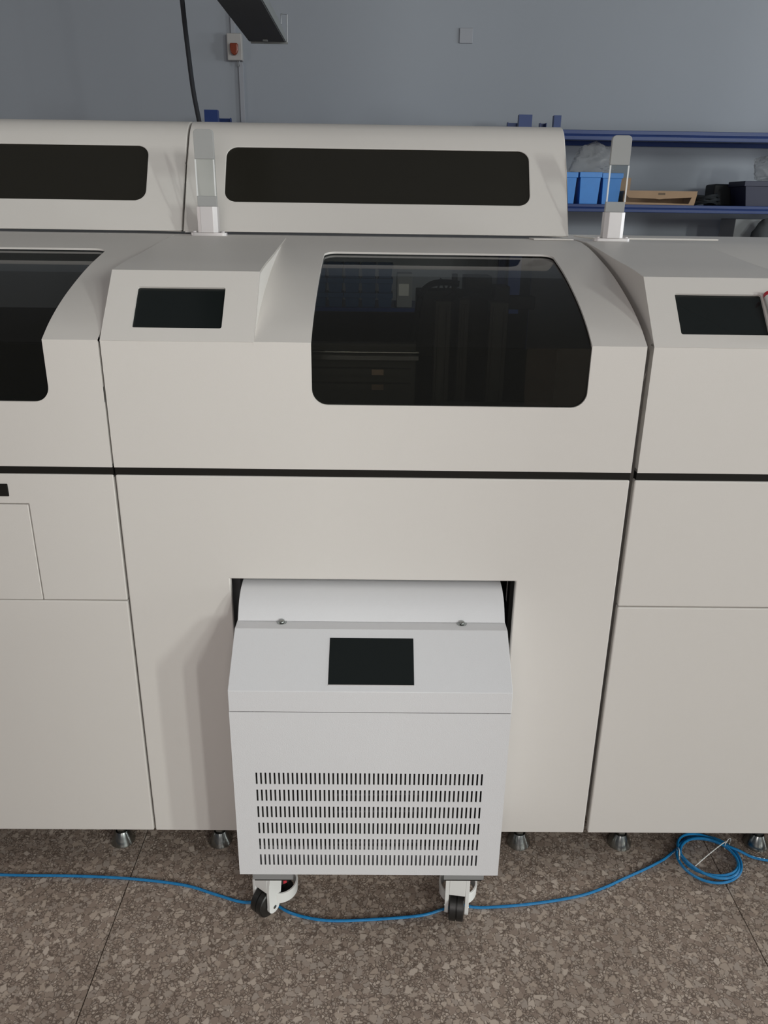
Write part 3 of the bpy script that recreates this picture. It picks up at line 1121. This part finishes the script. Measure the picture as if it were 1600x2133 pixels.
def crumple(name, c, sx, sy, sz, label, seed, m):
    bm = bmesh.new()
    bmesh.ops.create_icosphere(bm, subdivisions=4, radius=1.0)
    rnd = random.Random(seed)
    dirs = [(Vector((rnd.uniform(-1, 1), rnd.uniform(-1, 1), rnd.uniform(-1, 1))).normalized(), rnd.uniform(.55, 1.0)) for _ in range(34)]
    for v in bm.verts:
        d = v.co.normalized()
        r = 1.1
        for n, h in dirs:
            q = d.dot(n)
            if q > 0.05:
                r = min(r, h / q)
        r += .05 * math.sin(d.x * 17 + d.y * 11 + seed) * math.sin(d.z * 15 + d.x * 7)
        p = d * r
        if p.z < -.55:
            p.z = -.55
        v.co = Vector((p.x * sx, p.y * sy, (p.z + .55) * sz))
    me = bpy.data.meshes.new(name)
    bm.to_mesh(me)
    bm.free()
    me.materials.append(m)
    for p in me.polygons:
        p.use_smooth = True
    me.set_sharp_from_angle(angle=math.radians(28))
    o = link(name, me, None, c)
    return tag(o, label, 'bag')


crumple('plastic_bag', (1.875, 3.93, SZ + .1855), .200, .090, .130, 'crumpled clear plastic bag lying on the light blue bins', 3, M['bag'])
crumple('plastic_bag', (3.03, 3.95, SZ + .1475), .18, .10, .13, 'crumpled clear plastic bag on the dark navy bin', 8, M['bag'])

# open cardboard box
cb = thing('cardboard_box', 'low open brown cardboard box beside the blue bins on the shelf', 'box', (2.29, 3.93, SZ))
xw, yd, hh = .225, .10, .080
part('tray', MB().box(-xw, xw, -yd, yd, 0, .004).box(-xw, xw, yd - .004, yd, .004, hh).box(-xw, -xw + .004, -yd, yd, .004, hh)
     .box(xw - .004, xw, -yd, yd, .004, hh), M['card'], cb)
ff = [(-xw, hh + .002), (xw + .01, hh + .002), (xw + .005, hh - .010), (xw - .02, hh - .034), (.03, hh - .044), (.0, hh - .048), (-.03, hh - .044), (-xw + .03, hh - .040), (-xw, hh - .01)]
fl = part('front_flap', MB().prism(ff, -yd - .012, -yd - .008, 'y'), M['card'], cb)
part('printed_mark', MB().box(-.012, .032, -yd - .0126, -yd - .0121, hh - .022, hh - .010), M['card_print'], fl)
part('front_strip', MB().prism([(-xw, .0), (xw, .0), (xw + .012, hh - .01), (xw - .012, hh - .01), (xw - .035, .008), (-xw + .03, .014), (-xw, .02)], -yd - .004, -yd, 'y'), M['card'], cb)
part('side_flap', MB().prism([(-xw - .012, hh + .085), (-xw + .085, hh + .080), (-xw + .085, hh + .002), (-xw, hh), (-xw - .012, hh + .026)], yd - .03, yd - .026, 'y'), M['card'], cb)

# black cable bundle
cbp = []
for k in range(150):
    t = k / 149
    a = t * 2 * math.pi * 6
    cbp.append((.075 * math.cos(a) * (1 + .15 * math.sin(t * 23)), .055 * math.sin(a) * (1 + .2 * math.cos(t * 17)), .012 + .048 * t + .010 * math.sin(a * 1.7)))
cbl = part('cable_bundle', MB().tube(cbp, .010, 6), M['dark_cloth'], loc=(2.628, 3.95, SZ))
tag(cbl, 'black bundle of coiled cable on the shelf right of the cardboard box', 'cable')
gb = thing('dark_case', 'dark equipment case on the shelf behind the navy bin', 'case', (2.85, 4.165, SZ))
part('case_body', MB().box(-.12, .25, -.08, .08, 0, .135), M['dark_cloth'], gb, bevel=0.012, smooth=30)
part('latch', MB().box(.03, .09, -.085, -.080, .06, .09), M['alu_dull'], gb)
gc = thing('grey_carton', 'grey carton on the lower shelf at the right edge', 'box', (3.07, 4.10, 1.05))
part('carton_body', MB().box(-.21, .25, -.12, .12, 0, .42), M['grey_card'], gc, bevel=0.004)
part('tape', MB().box(-.03, .03, -.1212, -.120, 0, .42), M['card'], gc)
crumple('black_sack', (3.07, 3.89, 1.05), .15, .07, .27, 'black sack in front of the grey carton on the lower shelf', 5, M['dark_cloth'])

# stacking bins on the left rack, seen through the smoked window and the open back of the middle module
ROWN = ('bottom', 'middle', 'top')
COLN = ('far left of', 'second from left in', 'centre of', 'second from right in', 'far right of')
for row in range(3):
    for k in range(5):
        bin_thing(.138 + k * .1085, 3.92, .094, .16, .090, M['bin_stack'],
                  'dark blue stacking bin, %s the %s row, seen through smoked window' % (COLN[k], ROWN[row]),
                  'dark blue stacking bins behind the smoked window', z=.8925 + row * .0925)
pc = thing('pale_carton', 'small pale carton beside the stacking bins, seen dimly through the smoked window', 'box', (.70, 3.93, .8925))
part('carton_body', MB().box(-.05, .05, -.07, .07, 0, .215), M['grey_card'], pc, bevel=0.003)
part('paper_label', MB().box(-.038, .028, -.0715, -.0702, .075, .150), M['tie'], pc, label='white paper label')
